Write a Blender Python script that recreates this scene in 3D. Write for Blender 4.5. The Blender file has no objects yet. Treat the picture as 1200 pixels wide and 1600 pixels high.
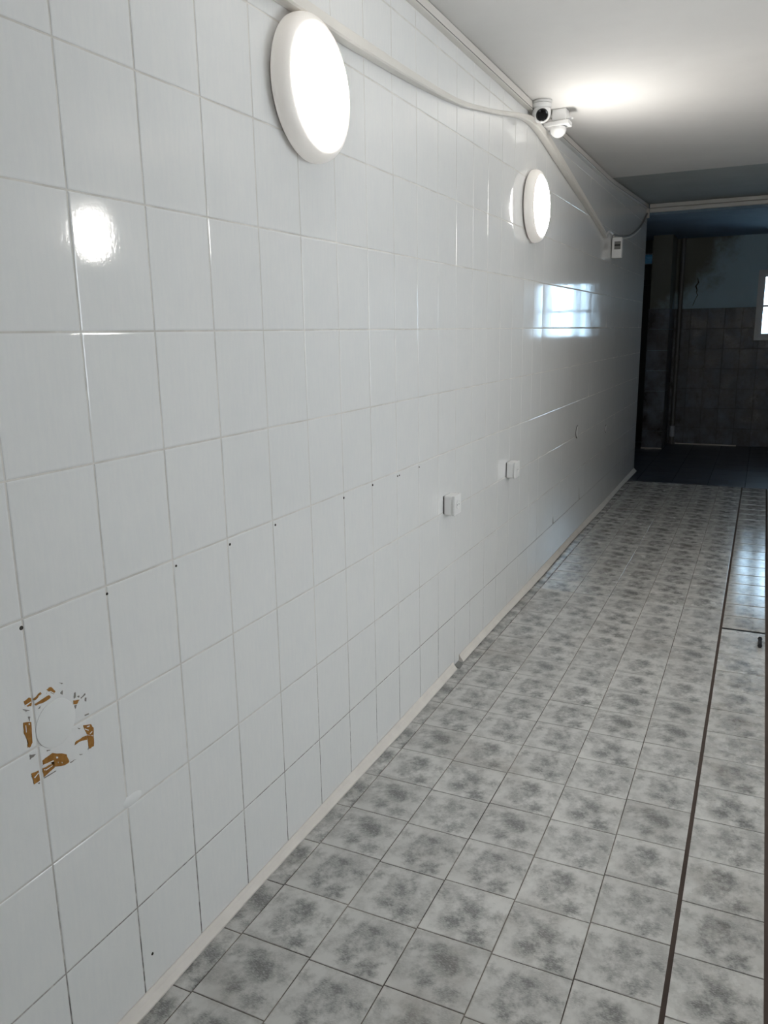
import bpy, bmesh, math, random
from mathutils import Vector, Matrix
random.seed(7)
scene = bpy.context.scene
COL = scene.collection

# ------------------------------------------------------------------ camera
CAM = Vector((1.1615, 0.0, 1.4884))
FPX, YAW, PITCH, ROLL = 1234.15, 0.44419, 0.2228, -0.01684
fw = Vector((-math.sin(YAW) * math.cos(PITCH), math.cos(YAW) * math.cos(PITCH), -math.sin(PITCH)))
rt = Vector((math.cos(YAW), math.sin(YAW), 0.0))
up = rt.cross(fw)
r2 = math.cos(ROLL) * rt + math.sin(ROLL) * up
u2 = -math.sin(ROLL) * rt + math.cos(ROLL) * up
cd = bpy.data.cameras.new('camera')
cam = bpy.data.objects.new('camera', cd)
COL.objects.link(cam)
cam.matrix_world = Matrix(((r2.x, u2.x, -fw.x, CAM.x), (r2.y, u2.y, -fw.y, CAM.y), (r2.z, u2.z, -fw.z, CAM.z), (0, 0, 0, 1)))
cd.sensor_fit = 'VERTICAL'
cd.sensor_height = 36.0
cd.sensor_width = 27.0
cd.lens = FPX / 1600.0 * 36.0
cd.clip_start = 0.02
scene.camera = cam

# ------------------------------------------------------------------ sky and exposure
SKY = 9.0            # overcast sky seen through the glazing
LAMP = 44.0          # opal lamp domes
scene.view_settings.view_transform = 'Standard'
scene.view_settings.look = 'None'
scene.view_settings.gamma = 1.0
scene.view_settings.exposure = 0.0
scene.view_settings.use_curve_mapping = False
world = bpy.data.worlds.new('overcast_sky')
scene.world = world
world.use_nodes = True
bg = world.node_tree.nodes['Background']
bg.inputs['Color'].default_value = (0.94, 0.97, 1.0, 1)
bg.inputs['Strength'].default_value = SKY

# ------------------------------------------------------------------ measures (metres)
WD = 2.74            # corridor width
Y_REAR = -2.4        # wall behind the viewer
Y_END = 8.68         # far end of the white tiled wall
Y_SLOPE = 6.5        # ceiling starts to rise here
Y_DARK = 8.12        # dark floor starts
Y_BACK = 11.03       # far wall of the dark room
Z_C = 2.60
Z_S = 2.685
Z_B = 2.58
TW, TH, TY0 = 0.20341, 0.25, 1.13184
FS, FX0, FY0 = 0.2, 0.0738, 1.1965

# ------------------------------------------------------------------ helpers
def obj(name, me, mat=None, parent=None):
    if isinstance(me, bmesh.types.BMesh):
        b = me
        me = bpy.data.meshes.new(name)
        b.to_mesh(me)
        b.free()
    o = bpy.data.objects.new(name, me)
    COL.objects.link(o)
    if mat is not None and me is not None:
        if len(me.materials) == 0:
            me.materials.append(mat)
    if parent is not None:
        o.parent = parent
    return o

def empty(name, loc=(0, 0, 0)):
    o = bpy.data.objects.new(name, None)
    o.location = loc
    COL.objects.link(o)
    return o

def tag(o, label=None, cat=None, group=None, kind=None):
    if label: o['label'] = label
    if cat: o['category'] = cat
    if group: o['group'] = group
    if kind: o['kind'] = kind
    return o

def box(b, x0, x1, y0, y1, z0, z1):
    vs = [b.verts.new(p) for p in ((x0, y0, z0), (x1, y0, z0), (x1, y1, z0), (x0, y1, z0), (x0, y0, z1), (x1, y0, z1), (x1, y1, z1), (x0, y1, z1))]
    for f in ((3, 2, 1, 0), (4, 5, 6, 7), (0, 1, 5, 4), (1, 2, 6, 5), (2, 3, 7, 6), (3, 0, 4, 7)):
        b.faces.new([vs[i] for i in f])
    return vs

def boxes(*bs):
    b = bmesh.new()
    for q in bs: box(b, *q)
    return b

def bevel(b, w, seg=2):
    bmesh.ops.bevel(b, geom=list(b.edges), offset=w, segments=seg, affect='EDGES', profile=0.5)
    return b

def smooth(b, ang=40):
    for f in b.faces: f.smooth = True
    for e in b.edges:
        if len(e.link_faces) == 2 and e.calc_face_angle(0) > math.radians(ang): e.smooth = False
    return b

def lathe(b, prof, M, n=64):
    """prof: (radius, height) pairs turned about local Z, then moved by M"""
    rings = []
    for r, h in prof:
        if r < 1e-6:
            rings.append([b.verts.new(M @ Vector((0, 0, h)))])
        else:
            rings.append([b.verts.new(M @ Vector((r * math.cos(2 * math.pi * k / n), r * math.sin(2 * math.pi * k / n), h))) for k in range(n)])
    for a, c in zip(rings, rings[1:]):
        for k in range(n):
            k2 = (k + 1) % n
            if len(a) == 1 and len(c) == 1: continue
            if len(a) == 1: b.faces.new((a[0], c[k], c[k2]))
            elif len(c) == 1: b.faces.new((a[k], a[k2], c[0]))
            else: b.faces.new((a[k], a[k2], c[k2], c[k]))
    bmesh.ops.recalc_face_normals(b, faces=list(b.faces))
    return b

def sweep(b, pts, sec, upv=Vector((1, 0, 0))):
    """pts: list of (Vector, scale); sec: closed list of (a, c): a along upv, c across"""
    rings = []
    n = len(pts)
    for i, (p, s) in enumerate(pts):
        t = (pts[min(i + 1, n - 1)][0] - pts[max(i - 1, 0)][0]).normalized()
        side = t.cross(upv).normalized()
        rings.append([b.verts.new(p + upv * a * s + side * c * s) for a, c in sec])
    m = len(sec)
    for a, c in zip(rings, rings[1:]):
        for k in range(m): b.faces.new((a[k], a[(k + 1) % m], c[(k + 1) % m], c[k]))
    b.faces.new(rings[0]); b.faces.new(rings[-1])
    bmesh.ops.recalc_face_normals(b, faces=list(b.faces))
    return b

def catmull(P, sub=8):
    out = []
    for i in range(len(P) - 1):
        p0, p1, p2, p3 = P[max(i - 1, 0)], P[i], P[i + 1], P[min(i + 2, len(P) - 1)]
        for k in range(sub):
            t = k / sub
            out.append(tuple(0.5 * ((2 * b_) + (-a_ + c_) * t + (2 * a_ - 5 * b_ + 4 * c_ - d_) * t * t + (-a_ + 3 * b_ - 3 * c_ + d_) * t ** 3)
                             for a_, b_, c_, d_ in zip(p0, p1, p2, p3)))
    out.append(P[-1])
    return out

# ------------------------------------------------------------------ material helpers
class NT:
    def __init__(s, name):
        s.m = bpy.data.materials.new(name)
        s.m.use_nodes = True
        s.t = s.m.node_tree
        s.b = s.t.nodes['Principled BSDF']
    def n(s, typ, **kw):
        nd = s.t.nodes.new(typ)
        for k, v in kw.items(): setattr(nd, k, v)
        return nd
    def set(s, nd, key, val):
        if hasattr(val, 'is_linked') or isinstance(val, bpy.types.NodeSocket): s.t.links.new(val, nd.inputs[key])
        else: nd.inputs[key].default_value = val
    def math(s, op, a, b=None, c=None, clamp=False):
        nd = s.n('ShaderNodeMath', operation=op, use_clamp=clamp)
        s.set(nd, 0, a)
        if b is not None: s.set(nd, 1, b)
        if c is not None: s.set(nd, 2, c)
        return nd.outputs[0]
    def ramp(s, v, lo, hi, a=0.0, b=1.0):
        nd = s.n('ShaderNodeMapRange', interpolation_type='SMOOTHSTEP')
        s.set(nd, 0, v); s.set(nd, 1, lo); s.set(nd, 2, hi); s.set(nd, 3, a); s.set(nd, 4, b)
        return nd.outputs[0]
    def noise(s, vec, scale, detail=3.0, rough=0.55, w=None, dist=0.0):
        nd = s.n('ShaderNodeTexNoise', noise_dimensions='4D' if w is not None else '3D')
        s.set(nd, 'Vector', vec); s.set(nd, 'Scale', scale); s.set(nd, 'Detail', detail); s.set(nd, 'Roughness', rough); s.set(nd, 'Distortion', dist)
        if w is not None: s.set(nd, 'W', w)
        return nd.outputs[0]
    def mix(s, f, a, b):
        nd = s.n('ShaderNodeMix', data_type='RGBA')
        s.set(nd, 0, f)
        for k, v in ((6, a), (7, b)):
            if isinstance(v, tuple): nd.inputs[k].default_value = (*v[:3], 1)
            else: s.t.links.new(v, nd.inputs[k])
        return nd.outputs[2]
    def mapping(s, vec, scale=(1, 1, 1), loc=(0, 0, 0)):
        nd = s.n('ShaderNodeMapping')
        s.set(nd, 'Vector', vec)
        nd.inputs['Scale'].default_value = scale
        nd.inputs['Location'].default_value = loc
        return nd.outputs[0]
    def col(s, v):
        if isinstance(v, tuple): s.b.inputs['Base Color'].default_value = (*v[:3], 1)
        else: s.t.links.new(v, s.b.inputs['Base Color'])
    def inp(s, k, v): s.set(s.b, k, v)
    def bump(s, h, strength=0.2, dist=0.001):
        nd = s.n('ShaderNodeBump')
        s.set(nd, 'Height', h); nd.inputs['Strength'].default_value = strength; nd.inputs['Distance'].default_value = dist
        s.t.links.new(nd.outputs[0], s.b.inputs['Normal'])
    @property
    def pos(s): return s.n('ShaderNodeNewGeometry').outputs['Position']
    @property
    def loc(s): return s.n('ShaderNodeTexCoord').outputs['Object']
    @property
    def rnd(s): return s.n('ShaderNodeObjectInfo').outputs['Random']
    def xyz(s, v):
        nd = s.n('ShaderNodeSeparateXYZ'); s.set(nd, 0, v)
        return nd.outputs

def plain(name, c, rough=0.5, metal=0.0, var=0.06, scale=18.0, bump=0.0):
    k = NT(name)
    nz = k.noise(k.pos, scale, 4.0, 0.6)
    k.col(k.mix(nz, tuple(v * (1 - var) for v in c), tuple(min(1, v * (1 + var)) for v in c)))
    k.inp('Roughness', rough); k.inp('Metallic', metal)
    if bump: k.bump(k.noise(k.pos, scale * 9, 3.0), bump, 0.002)
    return k.m

M = {}
def mk_wall_tile():
    k = NT('white_glazed_tile')
    p = k.pos
    st = k.noise(k.mapping(p, (1, 34, 5)), 3.0, 4.0, 0.6)          # fine upright streaks in the glaze
    cl = k.noise(p, 9.0, 4.0, 0.6)
    f = k.math('ADD', k.math('MULTIPLY', st, 0.55), k.math('MULTIPLY', cl, 0.45))
    c = k.mix(k.ramp(f, 0.35, 0.65), (0.845, 0.855, 0.855), (0.875, 0.88, 0.872))
    k.col(c)
    k.inp('Roughness', k.ramp(k.noise(p, 6.0, 3.0), 0.3, 0.7, 0.05, 0.10))
    k.inp('IOR', 1.52)
    k.bump(k.noise(p, 130.0, 2.0, 0.5), 0.10, 0.0006)
    return k.m
M['wtile'] = mk_wall_tile()

def mk_wall_grout():
    k = NT('tile_grout')
    p = k.pos
    x, y, z = k.xyz(p)
    n1 = k.noise(p, 7.0, 5.0, 0.65)
    n2 = k.noise(p, 40.0, 3.0, 0.6)
    d = k.ramp(k.math('ADD', z, k.math('MULTIPLY', n1, -0.5)), -0.22, 0.38, 1.0, 0.0)    # grimy joints near the floor
    c0 = k.mix(k.ramp(n1, 0.35, 0.65), (0.80, 0.78, 0.74), (0.62, 0.60, 0.565))
    k.col(k.mix(k.math('MULTIPLY', d, k.ramp(n2, 0.2, 0.6), clamp=True), c0, (0.10, 0.095, 0.09)))
    k.inp('Roughness', 0.85)
    return k.m
M['wgrout'] = mk_wall_grout()

def mk_floor_tile(name, r0, r1):
    k = NT(name)
    l = k.loc
    rn = k.rnd
    lx, ly, lz = k.xyz(l)
    var = k.math('MULTIPLY', k.math('FLOOR', k.math('MULTIPLY', rn, 6.0)), 7.3)     # six prints of the same pattern
    wob = k.noise(l, 38.0, 4.0, 0.65, w=var)
    wob2 = k.noise(l, 85.0, 3.0, 0.65, w=var)
    cloud = k.noise(l, 15.0, 4.0, 0.6, w=var)
    def splat(cx, cy, r, soft, amt, w_):
        dx = k.math('SUBTRACT', lx, cx); dy = k.math('SUBTRACT', ly, cy)
        d = k.math('SQRT', k.math('ADD', k.math('MULTIPLY', dx, dx), k.math('MULTIPLY', dy, dy)))
        d = k.math('ADD', d, k.math('MULTIPLY', k.math('SUBTRACT', w_, 0.5), amt))
        return k.ramp(d, r - soft, r + soft, 1.0, 0.0)
    def star(cx, cy, r, ph):
        dx = k.math('SUBTRACT', lx, cx); dy = k.math('SUBTRACT', ly, cy)
        d = k.math('SQRT', k.math('ADD', k.math('MULTIPLY', dx, dx), k.math('MULTIPLY', dy, dy)))
        a = k.math('ARCTAN2', dy, dx)
        pet = k.math('MULTIPLY', k.math('SINE', k.math('MULTIPLY_ADD', a, 5.0, ph)), 0.15 * r)
        d = k.math('ADD', k.math('ADD', d, pet), k.math('MULTIPLY', k.math('SUBTRACT', wob2, 0.5), 0.075))
        return k.ramp(d, r * 0.15, r * 1.35, 1.0, 0.0)
    big = splat(0.002, 0.022, 0.038, 0.036, 0.150, wob)
    s = k.math('MULTIPLY', big, 0.62)
    for cx, cy, r, ph, a in ((-0.022, -0.042, 0.034, 0.4, 0.56), (0.042, -0.066, 0.034, 1.7, 0.62), (-0.078, 0.046, 0.022, 0.9, 0.36), (0.078, 0.020, 0.020, 3.0, 0.36)):
        s = k.math('MAXIMUM', s, k.math('MULTIPLY', star(cx, cy, r, ph), a))
    s = k.math('ADD', s, k.math('MULTIPLY', k.ramp(cloud, 0.40, 0.66), 0.43))
    brush = k.noise(k.mapping(l, (1.0, 3.5, 1)), 110.0, 3.0, 0.7, w=var)
    s = k.math('MULTIPLY', s, k.ramp(brush, 0.28, 0.60, 0.45, 1.25), clamp=True)
    c = k.mix(s, (0.645, 0.64, 0.615), (0.20, 0.202, 0.197))
    fleck = k.math('MULTIPLY', k.ramp(k.noise(l, 300.0, 2.0, 0.6, w=var), 0.60, 0.72), k.ramp(s, 0.35, 0.8))
    c = k.mix(k.math('MULTIPLY', fleck, 0.7), c, (0.05, 0.052, 0.052))
    # foot wear and brown grime with shapes of their own
    p = k.pos
    g = k.ramp(k.noise(p, 2.3, 5.0, 0.62), 0.50, 0.74, 0.0, 0.42)
    c = k.mix(g, c, (0.25, 0.22, 0.185))
    tone = k.mix(rn, (0.93, 0.93, 0.93), (1.05, 1.05, 1.05))
    mu = k.n('ShaderNodeMix', data_type='RGBA', blend_type='MULTIPLY'); mu.inputs[0].default_value = 1.0
    k.t.links.new(c, mu.inputs[6]); k.t.links.new(tone, mu.inputs[7])
    k.col(mu.outputs[2])
    k.inp('Roughness', k.ramp(k.noise(p, 16.0, 4.0, 0.6), 0.3, 0.7, r0, r1))
    k.bump(k.noise(l, 120.0, 3.0, 0.6), 0.16, 0.0012)
    return k.m
M['ftile'] = mk_floor_tile('grey_floral_floor_tile', 0.30, 0.46)
M['ftile_strip'] = mk_floor_tile('glossy_floral_floor_tile', 0.22, 0.34)
M['ftile_far'] = mk_floor_tile('smooth_floral_floor_tile', 0.17, 0.28)
M['ftile_wet'] = mk_floor_tile('polished_floral_floor_tile', 0.09, 0.16)

def mk_floor_grout():
    k = NT('floor_grout')
    p = k.pos
    n1 = k.noise(p, 3.5, 5.0, 0.65)
    c = k.mix(k.ramp(n1, 0.36, 0.62), (0.055, 0.045, 0.038), (0.27, 0.245, 0.21))
    k.col(c); k.inp('Roughness', 0.9)
    k.bump(k.noise(p, 150.0), 0.3, 0.001)
    return k.m
M['fgrout'] = mk_floor_grout()
M['rust'] = plain('rusty_brown_gap', (0.065, 0.045, 0.036), 0.85, 0.0, 0.6, 4.0, 0.4)

def mk_ceiling(name, a, b, rough=0.8):
    k = NT(name)
    p = k.pos
    n = k.noise(p, 2.2, 5.0, 0.6)
    k.col(k.mix(k.ramp(n, 0.3, 0.7), a, b))
    k.inp('Roughness', rough)
    k.bump(k.noise(p, 55.0, 4.0, 0.65), 0.12, 0.003)
    return k.m
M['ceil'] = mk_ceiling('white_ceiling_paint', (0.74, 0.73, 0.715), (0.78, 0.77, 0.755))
M['ceil_shade'] = mk_ceiling('shade_darkened_ceiling_paint', (0.40, 0.425, 0.42), (0.45, 0.475, 0.47))  # shade on the rising section is put into this darker grey
M['ceil_blue_dim'] = mk_ceiling('ceiling_paint_with_blue_dimness', (0.19, 0.28, 0.37), (0.24, 0.34, 0.44))  # white paint coloured with the far room's dimness and blue window light
M['plaster_side'] = mk_ceiling('grey_side_plaster', (0.20, 0.23, 0.27), (0.27, 0.30, 0.34))

def mk_back_plaster():
    k = NT('flaking_blue_plaster')
    p = k.pos
    x, y, z = k.xyz(p)
    n = k.noise(p, 3.2, 6.0, 0.65)
    e = k.noise(p, 22.0, 4.0, 0.6)
    m = k.ramp(k.math('ADD', k.math('ADD', k.math('MULTIPLY', x, 1.25), k.math('MULTIPLY', z, -1.0)), k.math('MULTIPLY_ADD', n, 1.1, k.math('MULTIPLY', e, 0.2))), -1.25, -0.70)
    c = k.mix(m, (0.20, 0.205, 0.175), (0.50, 0.68, 0.77))
    k.col(c); k.inp('Roughness', 0.85)
    k.bump(k.noise(p, 30.0, 5.0, 0.7), 0.35, 0.004)
    return k.m
M['bplaster'] = mk_back_plaster()

def mk_dado():
    k = NT('dark_brown_dado_tile')
    p = k.pos
    n = k.noise(p, 5.0, 5.0, 0.65)
    r = k.rnd
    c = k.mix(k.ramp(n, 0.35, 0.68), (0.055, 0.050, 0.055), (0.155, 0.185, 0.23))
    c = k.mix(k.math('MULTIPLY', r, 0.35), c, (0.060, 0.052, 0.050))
    k.col(c); k.inp('Roughness', k.ramp(n, 0.3, 0.7, 0.25, 0.5))
    return k.m
M['dado'] = mk_dado()
M['dado_grout'] = plain('dado_grout', (0.065, 0.062, 0.058), 0.9)
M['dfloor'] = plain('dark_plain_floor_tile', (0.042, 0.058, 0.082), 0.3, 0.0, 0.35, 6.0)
M['dgrout'] = plain('dark_floor_joint', (0.015, 0.016, 0.018), 0.9)
M['duct'] = plain('white_plastic_duct', (0.78, 0.755, 0.71), 0.42, 0.0, 0.05, 10.0)
M['plastic'] = plain('white_plastic', (0.87, 0.87, 0.865), 0.35, 0.0, 0.02)
M['lampback'] = plain('grey_lamp_gasket', (0.40, 0.39, 0.37), 0.6)
M['caulk'] = plain('cream_cove_strip', (0.80, 0.76, 0.71), 0.6, 0.0, 0.12, 14.0, 0.1)
M['cablem'] = plain('dark_cable', (0.05, 0.055, 0.05), 0.5)
M['black'] = plain('black_glass', (0.004, 0.004, 0.005), 0.08)
M['blackm'] = plain('black_matt', (0.012, 0.012, 0.014), 0.5)
M['greyp'] = plain('grey_plastic', (0.22, 0.22, 0.21), 0.5)
M['doorm'] = plain('black_door_paint', (0.012, 0.013, 0.016), 0.5, 0.0, 0.3, 8.0)
M['pvc'] = plain('grey_pipe', (0.15, 0.15, 0.15), 0.35, 0.0, 0.12, 12.0)
M['pvc_light'] = plain('pale_pipe_sleeve', (0.50, 0.54, 0.60), 0.4)
M['frame'] = plain('white_window_frame', (0.72, 0.74, 0.76), 0.4, 0.0, 0.05)
M['putty'] = plain('white_filler', (0.85, 0.86, 0.855), 0.55, 0.0, 0.03)
M['hole'] = plain('dark_hole', (0.03, 0.025, 0.02), 0.9)

def mk_adhesive():
    k = NT('brown_adhesive')
    p = k.pos
    n = k.noise(p, 70.0, 4.0, 0.65)
    k.col(k.mix(k.ramp(n, 0.3, 0.7), (0.30, 0.125, 0.012), (0.41, 0.19, 0.032)))
    k.inp('Roughness', 0.7)
    return k.m
M['adhesive'] = mk_adhesive()
M['smudge'] = plain('grey_smudge', (0.27, 0.255, 0.235), 0.8, 0.0, 0.3, 90.0)

def mk_emit(name, c, s):
    m = bpy.data.materials.new(name); m.use_nodes = True
    t = m.node_tree; b = t.nodes['Principled BSDF']
    b.inputs['Base Color'].default_value = (0.8, 0.8, 0.8, 1)
    b.inputs['Emission Color'].default_value = (*c, 1); b.inputs['Emission Strength'].default_value = s
    b.inputs['Roughness'].default_value = 0.4
    return m
def mk_rim():
    k = NT('translucent_cream_rim')
    k.col(k.mix(k.noise(k.pos, 20.0), (0.86, 0.83, 0.79), (0.88, 0.855, 0.815)))
    k.inp('Roughness', 0.38)
    k.inp('Emission Color', (1.0, 0.93, 0.86, 1)); k.inp('Emission Strength', 0.16)     # opal plastic passing some of the lamp's light
    return k.m
M['ringm'] = mk_rim()
M['glow'] = mk_emit('lit_opal_diffuser', (1.0, 0.965, 0.91), LAMP)

def mk_glass(name, tint):
    m = bpy.data.materials.new(name); m.use_nodes = True
    t = m.node_tree; t.nodes.clear()
    out = t.nodes.new('ShaderNodeOutputMaterial'); mx = t.nodes.new('ShaderNodeMixShader')
    tr = t.nodes.new('ShaderNodeBsdfTransparent'); gl = t.nodes.new('ShaderNodeBsdfGlossy'); fr = t.nodes.new('ShaderNodeFresnel')
    tr.inputs[0].default_value = (*tint, 1); gl.inputs['Roughness'].default_value = 0.02; fr.inputs[0].default_value = 1.45
    t.links.new(fr.outputs[0], mx.inputs[0]); t.links.new(tr.outputs[0], mx.inputs[1]); t.links.new(gl.outputs[0], mx.inputs[2]); t.links.new(mx.outputs[0], out.inputs[0])
    return m
M['glass'] = mk_glass('window_glass', (0.95, 0.97, 0.98))
M['glass_blue'] = mk_glass('sky_dimming_blue_glass', (0.022, 0.042, 0.055))  # dark blue tint added to dim the bright sky behind the vent
M['glass_tint'] = mk_glass('bluish_window_glass', (0.74, 0.89, 1.0))

# ------------------------------------------------------------------ tiles
def tile_geo(w, h, t=0.007, e=0.0036, drop=0.0009):
    V = []
    for ins, z in ((e, 0.0), (e * 0.33, -drop * 0.30), (0.0, -drop), (0.0, -t)):
        a, b_ = w / 2 - ins, h / 2 - ins
        V += [(-a, -b_, z), (a, -b_, z), (a, b_, z), (-a, b_, z)]
    F = [(0, 1, 2, 3)]
    for r in range(3):
        for k in range(4):
            k2 = (k + 1) % 4
            F.append((r * 4 + k, r * 4 + 4 + k, r * 4 + 4 + k2, r * 4 + k2))
    return V, F
_tm = {}
def tile_mesh(w, h, mat, **kw):
    key = (round(w, 4), round(h, 4), mat.name)
    if key not in _tm:
        V, F = tile_geo(w, h, **kw)
        me = bpy.data.meshes.new('tile'); me.from_pydata(V, [], F); me.update(); me.materials.append(mat)
        _tm[key] = me
    return _tm[key]
class Joined:
    def __init__(s): s.V, s.F = [], []
    def add(s, V, F, Mx):
        n = len(s.V)
        s.V += [tuple(Mx @ Vector(v)) for v in V]
        s.F += [tuple(i + n for i in f) for f in F]
    def build(s, name, mat, parent):
        me = bpy.data.meshes.new(name); me.from_pydata(s.V, [], s.F); me.update()
        o = obj(name, me, mat, parent); o['kind'] = 'stuff'
        return o

R_LEFT = Matrix(((0, 0, 1), (1, 0, 0), (0, 1, 0)))      # face looks to +X
R_RIGHT = Matrix(((0, 0, -1), (-1, 0, 0), (0, 1, 0)))   # face looks to -X
R_BACK = Matrix(((1, 0, 0), (0, 0, -1), (0, 1, 0)))     # face looks to -Y
R_FLOOR = Matrix.Identity(3)
def tilt(amt):
    g = lambda: random.gauss(0, math.radians(amt))
    return Matrix.Rotation(g(), 3, 'X') @ Matrix.Rotation(g(), 3, 'Y')
def place_tile(name, w, h, mat, R, loc, parent, joined=None, amt=0.07, lip=0.0, **kw):
    Mx = Matrix.Translation(loc) @ (R @ tilt(amt) @ Matrix.Rotation(math.radians(-lip), 3, 'Y')).to_4x4()
    if joined is not None:
        V, F = tile_geo(w, h, **kw); joined.add(V, F, Mx); return
    o = bpy.data.objects.new(name, tile_mesh(w, h, mat, **kw))
    COL.objects.link(o); o.parent = parent; o.matrix_local = Mx
    return o

# ------------------------------------------------------------------ left wall
JW = 0.0034
wall_left = tag(obj('wall_left', boxes((-0.16, -0.0012, Y_REAR, Y_END, -0.1, 2.75)), M['wgrout']), kind='structure',
                label='long white glazed tile wall running down the left side of the corridor')
jl = Joined()
NCOL0, NCOL1 = -18, 38
for i in range(NCOL0, NCOL1):
    y0, y1 = TY0 + i * TW, TY0 + (i + 1) * TW
    y0, y1 = max(y0, Y_REAR), min(y1, Y_END)
    if y1 - y0 < 0.02: continue
    for j in range(11):
        z0, z1 = j * TH, min((j + 1) * TH, Z_S + 0.01)
        loc = (0, (y0 + y1) / 2, (z0 + z1) / 2)
        own = -2 <= i <= 24
        place_tile('tile', y1 - y0 - JW, z1 - z0 - JW, M['wtile'], R_LEFT, loc, wall_left, None if own else jl, 0.10 if i > 16 else 0.07, 0.45 if i > 16 else 0.0)
jl.build('distant_tiles', M['wtile'], wall_left)

# right wall (outside the frame; seen mirrored in the glaze)
SY0, SY1, SZ0, SZ1 = 1.86, 3.03, 1.0, 2.0        # added side window out of view, brightens the left wall
wall_right = tag(obj('wall_right', boxes((WD + 0.0022, WD + 0.16, Y_REAR, SY0, -0.1, 2.75), (WD + 0.0022, WD + 0.16, SY1, Y_BACK + 0.15, -0.1, 2.75), (WD + 0.0022, WD + 0.16, SY0, SY1, -0.1, SZ0), (WD + 0.0022, WD + 0.16, SY0, SY1, SZ1, 2.75)), M['wgrout']), kind='structure',
                 label='white glazed tile wall along the right side of the corridor')
jr = Joined()
y = Y_REAR
jd = Joined()
while y < Y_BACK - 0.02:
    for j in range(11):
        z0, z1 = j * TH, min((j + 1) * TH, Z_S + 0.01)
        if y + TW > SY0 and y < SY1 and z1 > SZ0 and z0 < SZ1: continue
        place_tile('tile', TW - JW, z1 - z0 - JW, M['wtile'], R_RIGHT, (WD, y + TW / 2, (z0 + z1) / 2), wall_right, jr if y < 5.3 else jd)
    y += TW
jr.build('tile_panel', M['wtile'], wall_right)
jd.build('added_dimming_tiles', M['dado'], wall_right)  # unseen dark tiles, added to cut bounce light at the far end

# rear wall with a glazed entrance (behind the viewer)
EX0, EX1, EZ1 = 1.18, 1.62, 2.0
wall_rear = tag(obj('wall_rear', boxes((-0.16, EX0, Y_REAR - 0.15, Y_REAR, -0.1, 2.75), (EX1, WD + 0.16, Y_REAR - 0.15, Y_REAR, -0.1, 2.75), (EX0, EX1, Y_REAR - 0.15, Y_REAR, EZ1, 2.75)), M['ceil']), kind='structure',
                label='white plastered wall around the glazed entrance behind the viewer')
ent = tag(empty('door_2', ((EX0 + EX1) / 2, Y_REAR - 0.08, 0)), kind='structure', label='glazed double entrance door behind the viewer')
def ent_part(name, bs, mat):
    ox, oy = ent.location.x, ent.location.y
    b = boxes(*[(q[0] - ox, q[1] - ox, q[2] - oy, q[3] - oy, q[4], q[5]) for q in bs])
    return obj(name, b, mat, ent)
xm = (EX0 + EX1) / 2
ent_part('door_frame', [(EX0, EX0 + 0.05, Y_REAR - 0.11, Y_REAR - 0.05, 0, EZ1), (EX1 - 0.05, EX1, Y_REAR - 0.11, Y_REAR - 0.05, 0, EZ1), (EX0 + 0.05, EX1 - 0.05, Y_REAR - 0.11, Y_REAR - 0.05, EZ1 - 0.05, EZ1), (xm - 0.04, xm + 0.04, Y_REAR - 0.11, Y_REAR - 0.05, 0, EZ1 - 0.05), (EX0 + 0.05, EX1 - 0.05, Y_REAR - 0.11, Y_REAR - 0.05, 0, 0.12)], M['frame'])
ent_part('pane', [(EX0 + 0.05, xm - 0.04, Y_REAR - 0.085, Y_REAR - 0.08, 0.12, EZ1 - 0.05)], M['glass'])
ent_part('pane', [(xm + 0.04, EX1 - 0.05, Y_REAR - 0.085, Y_REAR - 0.08, 0.12, EZ1 - 0.05)], M['glass'])

# ------------------------------------------------------------------ floor
floor = tag(obj('floor', boxes((-0.16, WD + 0.16, Y_REAR - 0.15, Y_DARK, -0.15, -0.0020)), M['fgrout']), kind='structure',
            label='corridor floor of grey and white mottled flower print tiles')
jf = Joined()
JF = 0.0030
GX0, GX1 = FX0 + 5 * FS + 0.0045, FX0 + 6 * FS + 0.006     # strip between the two rusty gaps
cols = [(0.004, FX0)] + [(FX0 + k * FS, FX0 + (k + 1) * FS) for k in range(5)]
r0, r1 = -18, 35
for r in range(r0, r1):
    ya, yb = FY0 + r * FS * 1.004, min(FY0 + (r + 1) * FS * 1.004, Y_DARK)
    if yb < Y_REAR + 0.3 or yb - ya < 0.03: continue
    own = ya > 0.75
    for ci, (xa, xb) in enumerate(cols):
        if ci == 5: xb -= 0.004
        sh = (0.0, 0.004, -0.002, 0.003, -0.003, 0.002)[ci]
        place_tile('tile', xb - xa - JF, yb - ya - JF, M['ftile'] if ya < 4.4 else M['ftile_far'], R_FLOOR, ((xa + xb) / 2, (ya + yb) / 2 + sh, 0), floor, None if own else jf, 0.10)
    # channel strip; its own rows are a little out of step with the rest
    if ya < 4.05:
        yc = 4.128 if yb > 3.95 else yb - 0.02
        place_tile('tile', GX1 - GX0 - 0.004, yc - (ya - 0.02) - JF, M['ftile_strip'], R_FLOOR, ((GX0 + GX1) / 2, (ya - 0.02 + yc) / 2, 0.001), floor, None if own else jf, 0.10)
    for k in range(7):
        xa = GX1 + 0.012 + k * FS
        place_tile('tile', FS - JF, yb - ya - JF, M['ftile'], R_FLOOR, (min(xa + FS / 2, WD - FS / 2), (ya + yb) / 2, 0), floor, jf, 0.10)
nfar = 20
ys0, ys1 = 4.148, Y_DARK - 0.02
for k in range(nfar):
    ya = ys0 + (ys1 - ys0) * k / nfar; yb = ys0 + (ys1 - ys0) * (k + 1) / nfar
    place_tile('tile', GX1 - GX0 - 0.004, yb - ya - 0.007, M['ftile_wet'], R_FLOOR, ((GX0 + GX1) / 2, (ya + yb) / 2, 0.0025), floor, None, 0.16)
jf.build('distant_tiles', M['ftile'], floor)
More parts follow.
